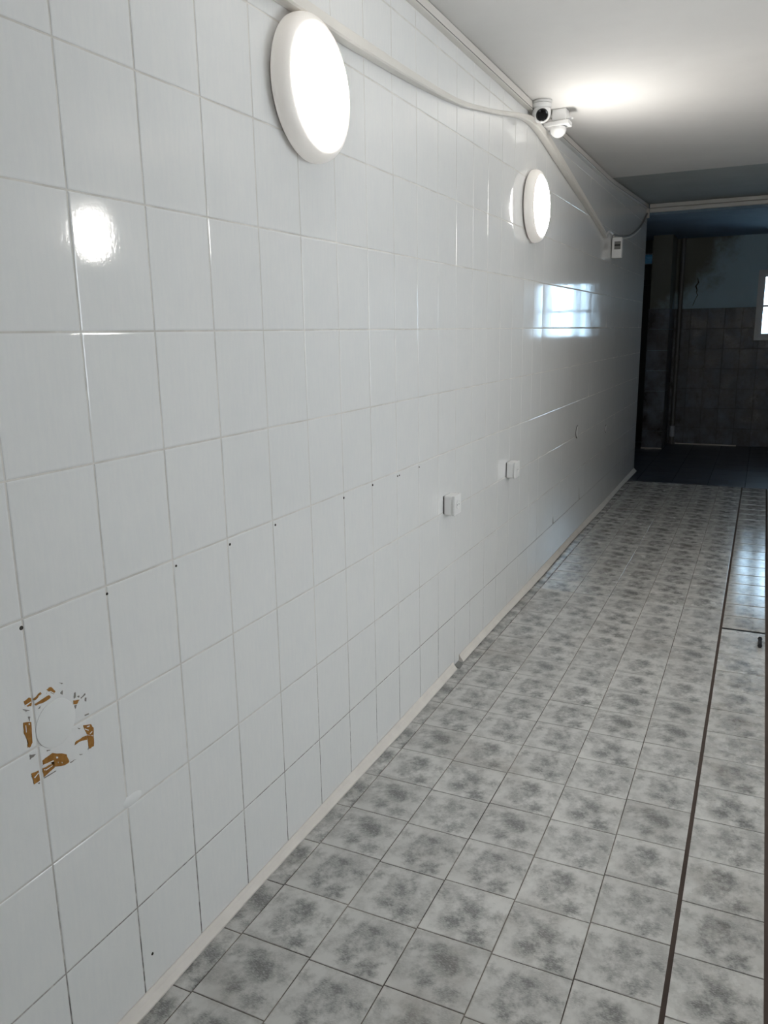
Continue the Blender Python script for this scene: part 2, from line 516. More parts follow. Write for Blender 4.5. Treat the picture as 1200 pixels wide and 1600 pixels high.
obj('joint', boxes((FX0 + 5 * FS - 0.006, GX0 + 0.004, 0.3, Y_DARK - 0.02, -0.003, -0.0012)), M['rust'], floor)
obj('joint', boxes((GX1 - 0.004, GX1 + 0.013, 0.3, Y_DARK - 0.02, -0.003, -0.0012)), M['rust'], floor)
obj('joint', boxes((GX0, GX1, 4.126, 4.150, -0.003, -0.0005)), M['blackm'], floor)

# dark plain floor of the far room
floor_far = tag(obj('floor', boxes((-1.75, WD + 0.16, Y_DARK, Y_BACK + 0.15, -0.15, -0.0020)), M['dgrout']), kind='structure',
                label='dark plain tiled floor of the unlit room at the end')
DS = 0.333
for r in range(9):
    ya, yb = Y_DARK + r * DS, min(Y_DARK + (r + 1) * DS, Y_BACK)
    if yb - ya < 0.03: continue
    for c in range(-5, 9):
        xa, xb = c * DS + 0.10, (c + 1) * DS + 0.10
        xa, xb = max(xa, -1.6), min(xb, WD)
        if xb - xa < 0.03: continue
        if xb <= 0.0 and yb < 8.6: continue
        if yb < Y_END and xa < 0.0: xa = 0.004
        if -0.165 < xa < 0.1 and ya > 10.42 and False: continue
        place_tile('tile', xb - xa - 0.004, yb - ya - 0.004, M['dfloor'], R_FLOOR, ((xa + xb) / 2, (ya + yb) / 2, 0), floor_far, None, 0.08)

# ------------------------------------------------------------------ ceilings
def slab_y(name, y0, z0, y1, z1, x0, x1, mat, thick=0.15):
    b = bmesh.new()
    vs = [b.verts.new(p) for p in ((x0, y0, z0), (x1, y0, z0), (x1, y1, z1), (x0, y1, z1), (x0, y0, z0 + thick), (x1, y0, z0 + thick), (x1, y1, z1 + thick), (x0, y1, z1 + thick))]
    for f in ((0, 3, 2, 1), (4, 5, 6, 7), (0, 1, 5, 4), (1, 2, 6, 5), (2, 3, 7, 6), (3, 0, 4, 7)): b.faces.new([vs[i] for i in f])
    bmesh.ops.recalc_face_normals(b, faces=list(b.faces))
    return obj(name, b, mat)
tag(slab_y('ceiling', Y_REAR - 0.15, Z_C, Y_SLOPE, Z_C, -0.16, WD + 0.16, M['ceil']), kind='structure', label='flat white painted corridor ceiling lit by the wall lamps')
tag(slab_y('ceiling', Y_SLOPE, Z_C, 8.62, Z_S, -0.16, WD + 0.16, M['ceil_shade']), kind='structure', label='rising end section of the ceiling before the duct, shade painted in as grey')
tag(slab_y('ceiling', 8.62, Z_B, Y_BACK + 0.15, Z_B, -1.75, WD + 0.16, M['ceil_blue_dim'], 0.26), kind='structure', label='ceiling of the dark room at the end, blue dimness painted in')

# ------------------------------------------------------------------ far room shell
WX0, WX1, WZ0, WZ1 = 1.035, 1.72, 1.33, 2.155      # window opening
VX0, VX1, VZ0, VZ1 = -0.42, -0.215, 2.29, 2.425    # small vent window
yb0, yb1 = Y_BACK, Y_BACK + 0.15
DZ = 1.725
wall_back = tag(obj('wall_back', boxes((-1.75, VX0, yb0, yb1, -0.1, 2.8), (VX0, VX1, yb0, yb1, -0.1, VZ0), (VX0, VX1, yb0, yb1, VZ1, 2.8), (VX1, WX0, yb0, yb1, -0.1, 2.8),
                    (WX0, WX1, yb0, yb1, -0.1, WZ0), (WX0, WX1, yb0, yb1, WZ1, 2.8), (WX1, WD + 0.16, yb0, yb1, -0.1, 2.8)), M['bplaster']), kind='structure',
                label='far wall with flaking blue grey plaster above dark tiles')
TB = 0.2
dado_back = obj('dado_backing', boxes((0.08, WX0, yb0 - 0.012, yb0, 0, DZ), (WX0, WX1, yb0 - 0.012, yb0, 0, WZ0), (WX1, WD, yb0 - 0.012, yb0, 0, DZ)), M['dado_grout'], wall_back)
for c in range(14):
    xa, xb = 0.085 + c * TB, min(0.085 + (c + 1) * TB, WD)
    if xb - xa < 0.03: continue
    for j in range(7):
        za, zb = j * 0.25 - 0.025, (j + 1) * 0.25 - 0.025
        za = max(za, 0.0)
        segs = [(xa, xb)]
        if zb > WZ0:
            segs = []
            if xa < WX0: segs.append((xa, min(xb, WX0)))
            if xb > WX1: segs.append((max(xa, WX1), xb))
            if xa < WX1 and xb > WX0 and za < WZ0:
                segs2 = (max(xa, WX0), min(xb, WX1))
                place_tile('tile', segs2[1] - segs2[0] - 0.004, WZ0 - za - 0.004, M['dado'], R_BACK, ((segs2[0] + segs2[1]) / 2, yb0 - 0.0145, (za + WZ0) / 2), wall_back, None, 0.12)
        for (sa, sb) in segs:
            if sb - sa < 0.03: continue
            place_tile('tile', sb - sa - 0.004, zb - za - 0.004, M['dado'], R_BACK, ((sa + sb) / 2, yb0 - 0.0145, (za + zb) / 2), wall_back, None, 0.12)
# crack in the plaster
cr = [(0.335, 2.10), (0.345, 2.04), (0.318, 2.00), (0.334, 1.955), (0.330, 1.92), (0.345, 1.89), (0.322, 1.84), (0.305, 1.79), (0.292, 1.76)]
b = bmesh.new()
L = []; Rr = []
for i, (x, z) in enumerate(cr):
    w = (0.003, 0.008, 0.009, 0.006, 0.004, 0.005, 0.003, 0.004, 0.002)[i]
    L.append((b.verts.new((x - w, yb0 - 0.0015, z)), b.verts.new((x - w, yb0 + 0.001, z)))); Rr.append((b.verts.new((x + w, yb0 - 0.0015, z)), b.verts.new((x + w, yb0 + 0.001, z))))
for i in range(len(cr) - 1):
    b.faces.new((L[i][0], L[i + 1][0], Rr[i + 1][0], Rr[i][0])); b.faces.new((L[i][0], L[i][1], L[i + 1][1], L[i + 1][0])); b.faces.new((Rr[i][0], Rr[i + 1][0], Rr[i + 1][1], Rr[i][1]))
bmesh.ops.recalc_face_normals(b, faces=list(b.faces))
obj('crack', b, M['hole'], wall_back)
# thin pale skirting line on the far wall
tag(obj('baseboard_back', boxes((0.19, 0.93, yb0 - 0.030, yb0 - 0.016, 0.0, 0.014)), M['caulk']), kind='structure', label='thin pale skirting strip at the foot of the dark far wall')

# pilaster left of the far wall
PX0, PX1, PY0 = -0.165, 0.085, 10.45
pil = tag(obj('wall_pilaster', boxes((PX0 + 0.012, PX1 - 0.012, PY0 + 0.012, yb0, 0, Z_B)), M['bplaster']), kind='structure', label='plastered pilaster with dark tiled lower half beside the black door')
for j in range(7):
    za, zb = max(j * 0.25 - 0.025, 0.0), (j + 1) * 0.25 - 0.025
    place_tile('tile', PX1 - PX0 - 0.003, zb - za - 0.004, M['dado'], R_BACK, ((PX0 + PX1) / 2, PY0, (za + zb) / 2), pil, None, 0.1, t=0.013)
    for ya, yb in ((PY0 + 0.001, PY0 + 0.2), (PY0 + 0.2, PY0 + 0.4), (PY0 + 0.4, yb0 - 0.015)):
        place_tile('tile', yb - ya - 0.003, zb - za - 0.004, M['dado'], R_LEFT, (PX1, (ya + yb) / 2, (za + zb) / 2), pil, None, 0.1, t=0.013)
bs = boxes((PX0, PX1, PY0 - 0.014, PY0 - 0.001, 0.0, 0.016))
tag(obj('baseboard_pilaster', bs, M['caulk']), kind='structure', label='pale strip along the foot of the pilaster')
b = bmesh.new()
sweep(b, [(Vector((-0.10 + 0.14 * t, PY0 - 0.10 + 0.055 * t, 0.006 + 0.012 * t * t)), 1.0) for t in [k / 8 for k in range(9)]], [(-0.003, -0.007), (0.003, -0.007), (0.003, 0.007), (-0.003, 0.007)], Vector((0, 0, 1)))
tag(obj('loose_strip', b, M['caulk']), 'short loose pale strip lying on the dark floor before the pilaster', 'strip')

# shell left of the gap
tag(obj('wall_side', boxes((-1.75, -1.6, 8.4, Y_BACK + 0.15, -0.1, 2.8), (-1.6, -0.16, 8.4, 8.52, -0.1, 2.8)), M['plaster_side']), kind='structure', label='dark plaster wall in the recess behind the tiled wall end')
d1 = tag(empty('door_1', (-0.58, yb0 - 0.03, 0)), kind='structure', label='black door in the gap between tiled wall and pilaster')
obj('door_leaf', bevel(boxes((-0.40, 0.40, -0.02, 0.02, 0.01, 2.03)), 0.003, 1), M['doorm'], d1)
obj('door_frame', boxes((-0.46, -0.40, -0.025, 0.03, 0, 2.10), (0.40, 0.413, -0.025, 0.03, 0, 2.10), (-0.40, 0.40, -0.025, 0.03, 2.035, 2.10)), M['doorm'], d1)
b = bmesh.new(); lathe(b, [(0, 0), (0.012, 0), (0.012, 0.03), (0.022, 0.04), (0.022, 0.06), (0, 0.066)], Matrix.Translation((0.33, -0.02, 1.02)) @ Matrix.Rotation(math.radians(90), 4, 'X'), 24)
obj('door_handle', b, M['blackm'], d1)

# windows -------------------------------------------------------------
win = tag(empty('window_1', (WX0, yb0, WZ0)), kind='structure', label='small white framed window glowing in the dark far wall')
def wpart(root, name, mat, *bs):
    o = root.location
    b = boxes(*[(q[0] - o.x, q[1] - o.x, q[2] - o.y, q[3] - o.y, q[4] - o.z, q[5] - o.z) for q in bs])
    return obj(name, b, mat, root)
fy0, fy1 = yb0 - 0.035, yb0 + 0.06
wpart(win, 'window_frame', M['frame'], (WX0 - 0.005, WX0 + 0.045, fy0, fy1, WZ0 - 0.005, WZ1 + 0.005), (WX1 - 0.045, WX1 + 0.005, fy0, fy1, WZ0 - 0.005, WZ1 + 0.005),
      (WX0 + 0.045, WX1 - 0.045, fy0, fy1, WZ0 - 0.005, WZ0 + 0.042), (WX0 + 0.045, WX1 - 0.045, fy0, fy1, WZ1 - 0.042, WZ1 + 0.005))
xmul = 1.25
wpart(win, 'mullion', M['frame'], (xmul - 0.03, xmul + 0.03, fy0 - 0.006, fy1, WZ0 + 0.042, WZ1 - 0.042))
for (sa, sb) in ((WX0 + 0.045, xmul - 0.03), (xmul + 0.03, WX1 - 0.045)):
    za, zb = WZ0 + 0.042, WZ1 - 0.042
    sash = wpart(win, 'sash', M['frame'], (sa, sa + 0.03, fy0 + 0.012, fy1 - 0.02, za, zb), (sb - 0.03, sb, fy0 + 0.012, fy1 - 0.02, za, zb), (sa + 0.03, sb - 0.03, fy0 + 0.012, fy1 - 0.02, za, za + 0.034), (sa + 0.03, sb - 0.03, fy0 + 0.012, fy1 - 0.02, zb - 0.034, zb))
    zbar = 1.735
    wpart(win, 'glazing_bar', M['frame'], (sa + 0.03, sb - 0.03, fy0 + 0.02, fy1 - 0.025, zbar - 0.013, zbar + 0.013))
    wpart(win, 'pane', M['glass_tint'], (sa + 0.03, sb - 0.03, yb0 + 0.012, yb0 + 0.016, za + 0.034, zbar - 0.013))
    wpart(win, 'pane', M['glass_tint'], (sa + 0.03, sb - 0.03, yb0 + 0.012, yb0 + 0.016, zbar + 0.013, zb - 0.034))
    for hz in (WZ0 + 0.12, WZ1 - 0.16):
        if sa < xmul - 0.05: wpart(win, 'hinge', M['frame'], (sa - 0.006, sa + 0.006, fy0 - 0.008, fy0 + 0.014, hz, hz + 0.06))
vw = tag(empty('window_2', (VX0, yb0, VZ0)), kind='structure', label='tiny dim blue vent pane high in the gap')
wpart(vw, 'window_frame', M['frame'], (VX0, VX0 + 0.015, yb0 + 0.01, yb0 + 0.06, VZ0, VZ1), (VX1 - 0.015, VX1, yb0 + 0.01, yb0 + 0.06, VZ0, VZ1), (VX0 + 0.015, VX1 - 0.015, yb0 + 0.01, yb0 + 0.06, VZ0, VZ0 + 0.012), (VX0 + 0.015, VX1 - 0.015, yb0 + 0.01, yb0 + 0.06, VZ1 - 0.012, VZ1))
wpart(vw, 'pane', M['glass_blue'], (VX0 + 0.015, VX1 - 0.015, yb0 + 0.03, yb0 + 0.034, VZ0 + 0.012, VZ1 - 0.012))

sw = tag(empty('added_side_window', (WD, SY0, SZ0)), kind='structure', label='added white framed side window out of view, brightening the left wall')  # unseen window, added so daylight lifts the middle of the left wall
ym = (SY0 + SY1) / 2
wpart(sw, 'window_frame', M['frame'], (WD + 0.03, WD + 0.09, SY0, SY0 + 0.05, SZ0, SZ1), (WD + 0.03, WD + 0.09, SY1 - 0.05, SY1, SZ0, SZ1), (WD + 0.03, WD + 0.09, ym - 0.035, ym + 0.035, SZ0 + 0.05, SZ1 - 0.05), (WD + 0.03, WD + 0.09, SY0 + 0.05, SY1 - 0.05, SZ0, SZ0 + 0.05), (WD + 0.03, WD + 0.09, SY0 + 0.05, SY1 - 0.05, SZ1 - 0.05, SZ1))
wpart(sw, 'pane', M['glass'], (WD + 0.055, WD + 0.06, SY0 + 0.05, ym - 0.035, SZ0 + 0.05, SZ1 - 0.05))
wpart(sw, 'pane', M['glass'], (WD + 0.055, WD + 0.06, ym + 0.035, SY1 - 0.05, SZ0 + 0.05, SZ1 - 0.05))

# corner pipe ----------------------------------------------------------
PC = (0.150, yb0 - 0.056)
pipe = tag(empty('drain_pipe', (PC[0], PC[1], 0)), 'grey vertical pipe in the corner between pilaster and far wall', 'pipe')
b = bmesh.new(); lathe(b, [(0, 0), (0.028, 0), (0.028, Z_B - 0.002), (0, Z_B - 0.002)], Matrix.Identity(4), 24); obj('pipe_run', smooth(b), M['pvc'], pipe)
b = bmesh.new(); lathe(b, [(0.028, 0.10), (0.035, 0.10), (0.035, 0.24), (0.028, 0.245)], Matrix.Identity(4), 24); obj('sleeve', smooth(b), M['pvc_light'], pipe)
b = bmesh.new(); lathe(b, [(0.028, 1.08), (0.034, 1.085), (0.034, 1.15), (0.028, 1.155)], Matrix.Identity(4), 24); obj('coupling', smooth(b), M['pvc'], pipe)

# ------------------------------------------------------------------ cove strips at the foot of the left wall
def cove(name, ya, yb, label, wmul=1.0, lift=0.0):
    b = bmesh.new()
    n = max(2, int((yb - ya) / 0.12))
    pts = []
    rings = []
    rr = random.Random(3)
    for k in range(n + 1):
        yy = ya + (yb - ya) * k / n
        w = (0.024 + 0.004 * math.sin(yy * 3.1) + rr.uniform(-0.001, 0.001)) * wmul
        h = (0.029 + 0.003 * math.sin(yy * 2.3 + 1)) * wmul
        rings.append([b.verts.new(p) for p in ((0.0008, yy, lift + 0.001), (w, yy, lift + 0.001), (w, yy, lift + 0.006), (w * 0.45, yy, lift + h * 0.62), (0.0035, yy, lift + h), (0.0008, yy, lift + h))])
    for a, c in zip(rings, rings[1:]):
        for k in range(6): b.faces.new((a[k], a[(k + 1) % 6], c[(k + 1) % 6], c[k]))
    b.faces.new(rings[0]); b.faces.new(rings[-1])
    bmesh.ops.recalc_face_normals(b, faces=list(b.faces))
    return tag(obj(name, b, M['caulk']), kind='structure', label=label)
cove('baseboard_left', Y_REAR + 0.02, 3.135, 'cream cove strip at the foot of the tiled wall, nearer piece')
cove('baseboard_left', 3.215, Y_END - 0.01, 'cream cove strip at the foot of the tiled wall, farther piece', 1.08, 0.004)
# broken bit in the gap between the two strips
b = bmesh.new()
vs = [b.verts.new(p) for p in ((0.002, 3.145, 0.0005), (0.030, 3.150, 0.0005), (0.026, 3.205, 0.0005), (0.003, 3.208, 0.0005), (0.002, 3.147, 0.012), (0.020, 3.152, 0.006), (0.018, 3.200, 0.005), (0.003, 3.205, 0.014))]
for f in ((3, 2, 1, 0), (4, 5, 6, 7), (0, 1, 5, 4), (1, 2, 6, 5), (2, 3, 7, 6), (3, 0, 4, 7)): b.faces.new([vs[i] for i in f])
tag(obj('broken_chip', b, M['greyp']), 'dark broken chip in the gap of the cove strip', 'chip')

# ------------------------------------------------------------------ cable ducts
def ducts():
    # along the wall under the ceiling
    b = bmesh.new()
    sec = [(0.0, -0.020), (0.024, -0.020), (0.026, -0.017), (0.026, 0.017), (0.024, 0.020), (0.0, 0.020)]
    P = [(Vector((0.0005, yy, zz)), 1.0) for yy, zz in ((Y_REAR + 0.02, Z_C - 0.024), (3.0, Z_C - 0.023), (6.3, Z_C - 0.024), (Y_SLOPE, Z_C - 0.023), (6.7, Z_C - 0.016), (8.55, Z_S - 0.030))]
    sweep(b, P, sec)
    t = tag(empty('wall_duct', (0, 0, 0)), 'long white cable duct in the corner between tiled wall and ceiling', 'cable duct')
    obj('duct_body', b, M['duct'], t)
    b = bmesh.new()
    sweep(b, [(p + Vector((0.0265, 0, -0.0155)), 1.0) for p, s in P], [(0.0, -0.0012), (0.0015, -0.0012), (0.0015, 0.0012), (0.0, 0.0012)])
    obj('lid_seam', b, M['greyp'], t)
    # two over the opening
    for z0, lab in ((2.645, 'upper of two white ducts crossing over the dark opening'), (2.604, 'lower of two white ducts crossing over the dark opening')):
        b = bevel(boxes((0.03, WD - 0.001, 8.580, 8.6195, z0, z0 + 0.036)), 0.003, 1)
        t = tag(obj('header_duct', b, M['duct']), lab, 'cable duct', 'ducts over the opening')
    # short upright piece at the wall end
    tag(obj('duct_end', bevel(boxes((0.0008, 0.028, 8.575, 8.619, 2.555, 2.645)), 0.003, 1), M['duct']), 'short upright white duct piece at the top end of the tiled wall', 'cable duct')
ducts()

def circle_sec(r, n=12, flat=1.0):
    return [(r * math.cos(2 * math.pi * k / n), r * flat * math.sin(2 * math.pi * k / n)) for k in range(n)]
# sagging conduit: (y, z, x offset, half height)
run = [(-1.0, 2.300, 0.014, 0.0120), (0.6, 2.303, 0.014, 0.0120), (1.60, 2.305, 0.014, 0.0125), (2.07, 2.308, 0.014, 0.0125), (2.30, 2.312, 0.014, 0.0125), (2.73, 2.328, 0.014, 0.012), (3.15, 2.357, 0.013, 0.0095), (3.49, 2.405, 0.012, 0.008), (3.70, 2.439, 0.012, 0.009), (4.0, 2.492, 0.014, 0.011),
       (4.20, 2.509, 0.018, 0.0165), (4.42, 2.490, 0.018, 0.0190), (4.78, 2.433, 0.018, 0.0190), (5.30, 2.350, 0.018, 0.0170), (5.84, 2.266, 0.017, 0.014), (6.25, 2.195, 0.015, 0.013), (6.38, 2.168, 0.014, 0.011)]
cm = catmull(run, 7)
def CS(y): return 1.35 if y < 2.3 else (1.35 - 0.35 * min(1, (y - 2.3) / 0.8))
b = bmesh.new()
sec = [(-1.0, -1.0), (0.7, -1.0), (1.0, -0.75), (1.0, 0.75), (0.7, 1.0), (-1.0, 1.0)]
sweep(b, [(Vector((q[3] * CS(q[0]) + 0.0025, q[0], q[1])), q[3] * CS(q[0])) for q in cm], sec)
cond = tag(empty('cable_conduit', (0, 0, 0)), 'white sagging cable conduit running along the wall to the breaker box', 'conduit')
obj('conduit_body', smooth(b, 30), M['duct'], cond)
b = bmesh.new()
run2 = [(6.36, 2.172, 0.008, 0.0085), (6.46, 2.205, 0.008, 0.0085), (6.56, 2.222, 0.008, 0.0085), (6.68, 2.216, 0.008, 0.0085)]
sweep(b, [(Vector((0.010, q[0], q[1])), 1.0) for q in catmull(run2, 6)], circle_sec(0.0085))
obj('conduit_bend', smooth(b), M['plastic'], cond)
b = bmesh.new()
run3 = [(6.72, 2.215), (7.0, 2.232), (7.30, 2.258), (7.60, 2.298), (7.9, 2.36), (8.15, 2.425), (8.35, 2.495), (8.5, 2.562), (8.59, 2.60)]
cb = empty('hanging_cable', (0, 0, 0))
tag(cb, 'thin dark cable curving up from the breaker box to the wall end', 'cable')
sweep(b, [(Vector((0.010, q[0], q[1])), 1.0) for q in catmull(run3, 6)], circle_sec(0.0085))
obj('cable_run', smooth(b), M['greyp'], cb)
b = bmesh.new(); sweep(b, [(Vector((0.014, q[0], q[1] - 0.012)), 1.0) for q in catmull(run3[:6], 6)], circle_sec(0.006)); obj('cable_run', smooth(b), M['duct'], cb)

# breaker box ------------------------------------------------------------
bx = tag(empty('breaker_box', (0.0, 6.70, 2.040)), 'small white breaker box with dark switch window at the conduit end', 'breaker box')
obj('body', bevel(boxes((0.0025, 0.078, 0.010, 0.085, 0.0, 0.150)), 0.006, 2), M['plastic'], bx)
cov = obj('cover', bevel(boxes((0.0065, 0.083, -0.002, 0.0095, -0.003, 0.153)), 0.004, 2), M['plastic'], bx)
swin = obj('switch_window', boxes((0.026, 0.074, -0.0045, -0.0022, 0.062, 0.122)), M['greyp'], bx)
obj('breaker_switch', bevel(boxes((0.028, 0.072, -0.013, -0.0047, 0.088, 0.098)), 0.002, 1), M['blackm'], swin)

# ------------------------------------------------------------------ wall lamps
RX = Matrix(((0, 0, 1, 0), (1, 0, 0, 0), (0, 1, 0, 0), (0, 0, 0, 1)))     # local Z -> world X
def lamp(name, loc, label, flip=False):
    r = tag(empty(name, loc), label, 'wall lamp', 'round wall lamps')
    b = bmesh.new(); lathe(b, [(0, 0.0006), (0.160, 0.0006), (0.162, 0.003), (0.162, 0.016), (0, 0.016)], RX, 72); obj('back_plate', smooth(b), M['lampback'], r)
    b = bmesh.new(); lathe(b, [(0.155, 0.010), (0.172, 0.010), (0.1775, 0.014), (0.1790, 0.022), (0.1785, 0.032), (0.1755, 0.042), (0.170, 0.050), (0.163, 0.0555), (0.155, 0.0580), (0.150, 0.0575), (0.148, 0.054), (0.148, 0.030)], RX, 96); obj('rim', smooth(b, 50), M['ringm'], r)
    b = bmesh.new()
    prof = [(0.1478, 0.050)] + [(0.1478 * math.cos(a), 0.054 + 0.031 * math.sin(a)) for a in [math.radians(90 * k / 14) for k in range(1, 15)]]
    prof[-1] = (0, 0.085)
    lathe(b, prof, RX, 96); obj('diffuser', smooth(b, 60), M['glow'], r)
    if flip: r.rotation_euler = (0, 0, math.pi)
    return r
lamp('wall_lamp', (0, 1.985, 2.117), 'large lit round wall lamp with cream rim, nearest on the tiled wall')
lamp('wall_lamp', (0, 4.285, 2.117), 'lit round wall lamp below the security camera')
lamp('wall_lamp', (WD, 3.93, 2.117), 'lit round lamp on the right wall, seen as a glare spot in the tiles', True)

# ------------------------------------------------------------------ security camera
sc = tag(empty('security_camera', (0.062, 4.215, Z_C)), 'white turret security camera with black lens under the ceiling', 'camera')
DN = Matrix.Rotation(math.pi, 4, 'X')     # local +Z points down
b = bmesh.new(); lathe(b, [(0, 0.0006), (0.049, 0.0006), (0.050, 0.003), (0.050, 0.011), (0.0485, 0.013), (0, 0.013)], DN, 48); obj('mount_plate', smooth(b), M['plastic'], sc)
b = bmesh.new(); lathe(b, [(0.0475, 0.0145), (0.050, 0.0145), (0.0505, 0.018), (0.0495, 0.024), (0.0475, 0.032), (0.0450, 0.0345), (0.040, 0.0345)], DN, 48); obj('skirt', smooth(b), M['plastic'], sc)
b = bmesh.new(); lathe(b, [(0.046, 0.0128), (0.0482, 0.0128), (0.0482, 0.0147), (0.046, 0.0147)], DN, 48); obj('seam', smooth(b), M['blackm'], sc)
look = (CAM - Vector((0.062, 4.215, 2.548)))
look = (look.normalized() + Vector((0.10, 0.0, -0.24))).normalized()
Q = look.to_track_quat('Z', 'Y').to_matrix().to_4x4()
EYE = Matrix.Translation((0, 0, -0.056)) @ Q
b = bmesh.new(); R0 = 0.0465
lathe(b, [(0, -R0)] + [(R0 * math.sin(a), -R0 * math.cos(a)) for a in [math.radians(180 * k / 24) for k in range(1, 19)]] + [(0.0335, 0.0335), (0.0315, 0.0352), (0.0295, 0.0335)], EYE, 48)
eye = obj('eyeball', smooth(b, 60), M['plastic'], sc)
b = bmesh.new(); lathe(b, [(0.0300, 0.031), (0.0290, 0.0350), (0.0255, 0.0368), (0, 0.0378)], EYE, 40); obj('lens', smooth(b, 60), M['black'], eye)

# motion sensor -------------------------------------------------------------
ms = tag(empty('motion_sensor', (0.112, 4.42, Z_C)), 'white motion sensor with hanging dome beside the security camera', 'motion sensor')
obj('base_box', bevel(boxes((-0.040, 0.034, -0.034, 0.040, -0.058, -0.0006)), 0.006, 2), M['plastic'], ms)
obj('back_tab', bevel(boxes((0.0345, 0.062, -0.015, 0.015, -0.050, -0.042)), 0.003, 1), M['plastic'], ms)
b = bmesh.new()
box(b, -0.078, 0.050, -0.045, 0.045, -0.081, -0.0595); bevel(b, 0.0035, 2); bmesh.ops.rotate(b, verts=list(b.verts), cent=(0, 0, -0.07), matrix=Matrix.Rotation(math.radians(-2), 3, 'Y')); obj('collar', smooth(b, 20), M['plastic'], ms)
b = bmesh.new(); Rb = 0.042
lathe(b, [(0.038, 0.080)] + [(Rb * math.cos(a), 0.092 + Rb * math.sin(a)) for a in [math.radians(90 * k / 12) for k in range(0, 13)]][:-1] + [(0, 0.092 + Rb)], Matrix.Rotation(math.radians(8), 4, 'Y') @ DN, 40)
obj('dome', smooth(b, 60), M['plastic'], ms)
b = bmesh.new(); lathe(b, [(0, 0.079), (0.006, 0.079), (0.006, 0.090), (0, 0.090)], Matrix.Translation((-0.040, -0.01, 0)) @ DN, 12); obj('screw', b, M['greyp'], ms)

# ------------------------------------------------------------------ sockets, covers, marks on the wall
def socket(y0, z0, label, d=0.052):
    s = tag(empty('socket_box', (0, y0 + 0.041, z0)), label, 'socket', 'surface sockets on the tiled wall')
    obj('back_box', bevel(boxes((0.0035, d - 0.012, -0.040, 0.040, 0.0, 0.083)), 0.006, 3), M['plastic'], s)
    obj('gasket', boxes((0.0006, 0.0034, -0.036, 0.036, 0.004, 0.079)), M['blackm'], s)
    fp = obj('face_plate', bevel(boxes((d - 0.0118, d, -0.0405, 0.0405, -0.0005, 0.0835)), 0.004, 3), M['plastic'], s)
    b = bmesh.new(); lathe(b, [(0.020, 0.0), (0.021, 0.0018), (0.0175, 0.0018), (0.0165, 0.0003), (0, 0.0003)], Matrix.Translation((d, 0, 0.0415)) @ RX, 32)
    ot = obj('outlet', smooth(b), M['plastic'], fp)
    for dy in (-0.0095, 0.0095):
        b = bmesh.new(); lathe(b, [(0.0028, 0.0005), (0, 0.0006)], Matrix.Translation((d, dy, 0.0415)) @ RX, 12); obj('pin_hole', b, M['blackm'], fp)
socket(3.014, 0.741, 'white surface socket box on the tiles, nearer of the two')
socket(3.914, 0.744, 'white surface socket box on the tiles, farther of the two')
def cover(y, z, r, label, ang):
    c = tag(empty('round_cover', (0.0, y, z)), label, 'cover')
    c.rotation_euler = (0, 0, math.radians(ang))
    b = bmesh.new(); lathe(b, [(0, 0.003), (r - 0.002, 0.003), (r, 0.005), (r - 0.002, 0.008), (0, 0.009)], RX, 40); obj('lid', smooth(b), M['wtile'], c)
    b = bmesh.new(); lathe(b, [(0, 0.0008), (r + 0.003, 0.0008), (r + 0.003, 0.0022), (0, 0.0022)], RX, 40); obj('hole_edge', b, M['blackm'], c)
cover(5.665, 0.778, 0.044, 'round white blanking cover with dark edge on the tiles', 0)
cover(6.83, 0.668, 0.030, 'small pale round cover low on the far tiles', 0)

def disc(name, y, z, r, mat, parent, x=0.0012):
    b = bmesh.new(); lathe(b, [(r, 0.0), (r * 0.8, x), (0, x)], Matrix.Translation((0.0002, y, z)) @ RX, 10)
    return obj(name, b, mat, parent)
for y, z, r in ((0.924, 0.985, 0.0042), (1.132, 0.984, 0.0030), (1.344, 0.984, 0.0030), (1.547, 0.983, 0.0036), (1.753, 0.986, 0.0036), (2.147, 0.984, 0.0042), (2.354, 0.988, 0.0042), (2.559, 0.984, 0.0034), (2.575, 0.984, 0.0034), (2.76, 0.985, 0.0034), (1.162, 0.106, 0.0036)):
    disc('screw_hole', y, z, r, M['hole'], wall_left)

# torn adhesive residue around a filled socket hole; outlines in (column, row) of a 1/6.667 px sketch of the wall, flat on the tiles
def unproject(u, v):
    d = (fw + r2 * ((u - 600) / FPX) - u2 * ((v - 800) / FPX))
    t = -CAM.x / d.x
    q = CAM + d * t
    return q.y, q.z
def patches(name, polys, mat, x1, x0=-0.0015, jag=0.0):
    b = bmesh.new()
    rr = random.Random(11)
    for P in polys:
        pts = []
        for i in range(len(P)):
            a, c = P[i], P[(i + 1) % len(P)]
            for k in range(3):
                t = k / 3
                j = jag if k else jag * 0.5
                pts.append((a[0] + (c[0] - a[0]) * t + rr.uniform(-j, j), a[1] + (c[1] - a[1]) * t + rr.uniform(-j, j)))
        yz = [unproject(px / 6.667, 1030 + py / 6.667) for px, py in pts]
        top = [b.verts.new((x1, y, z)) for y, z in yz]; bot = [b.verts.new((x0, y, z)) for y, z in yz]
        f = b.faces.new(top)
        for k in range(len(top)): b.faces.new((top[k], top[(k + 1) % len(top)], bot[(k + 1) % len(top)], bot[k]))
        bmesh.ops.triangulate(b, faces=[f])
    bmesh.ops.recalc_face_normals(b, faces=list(b.faces))
    return obj(name, b, mat, wall_left)
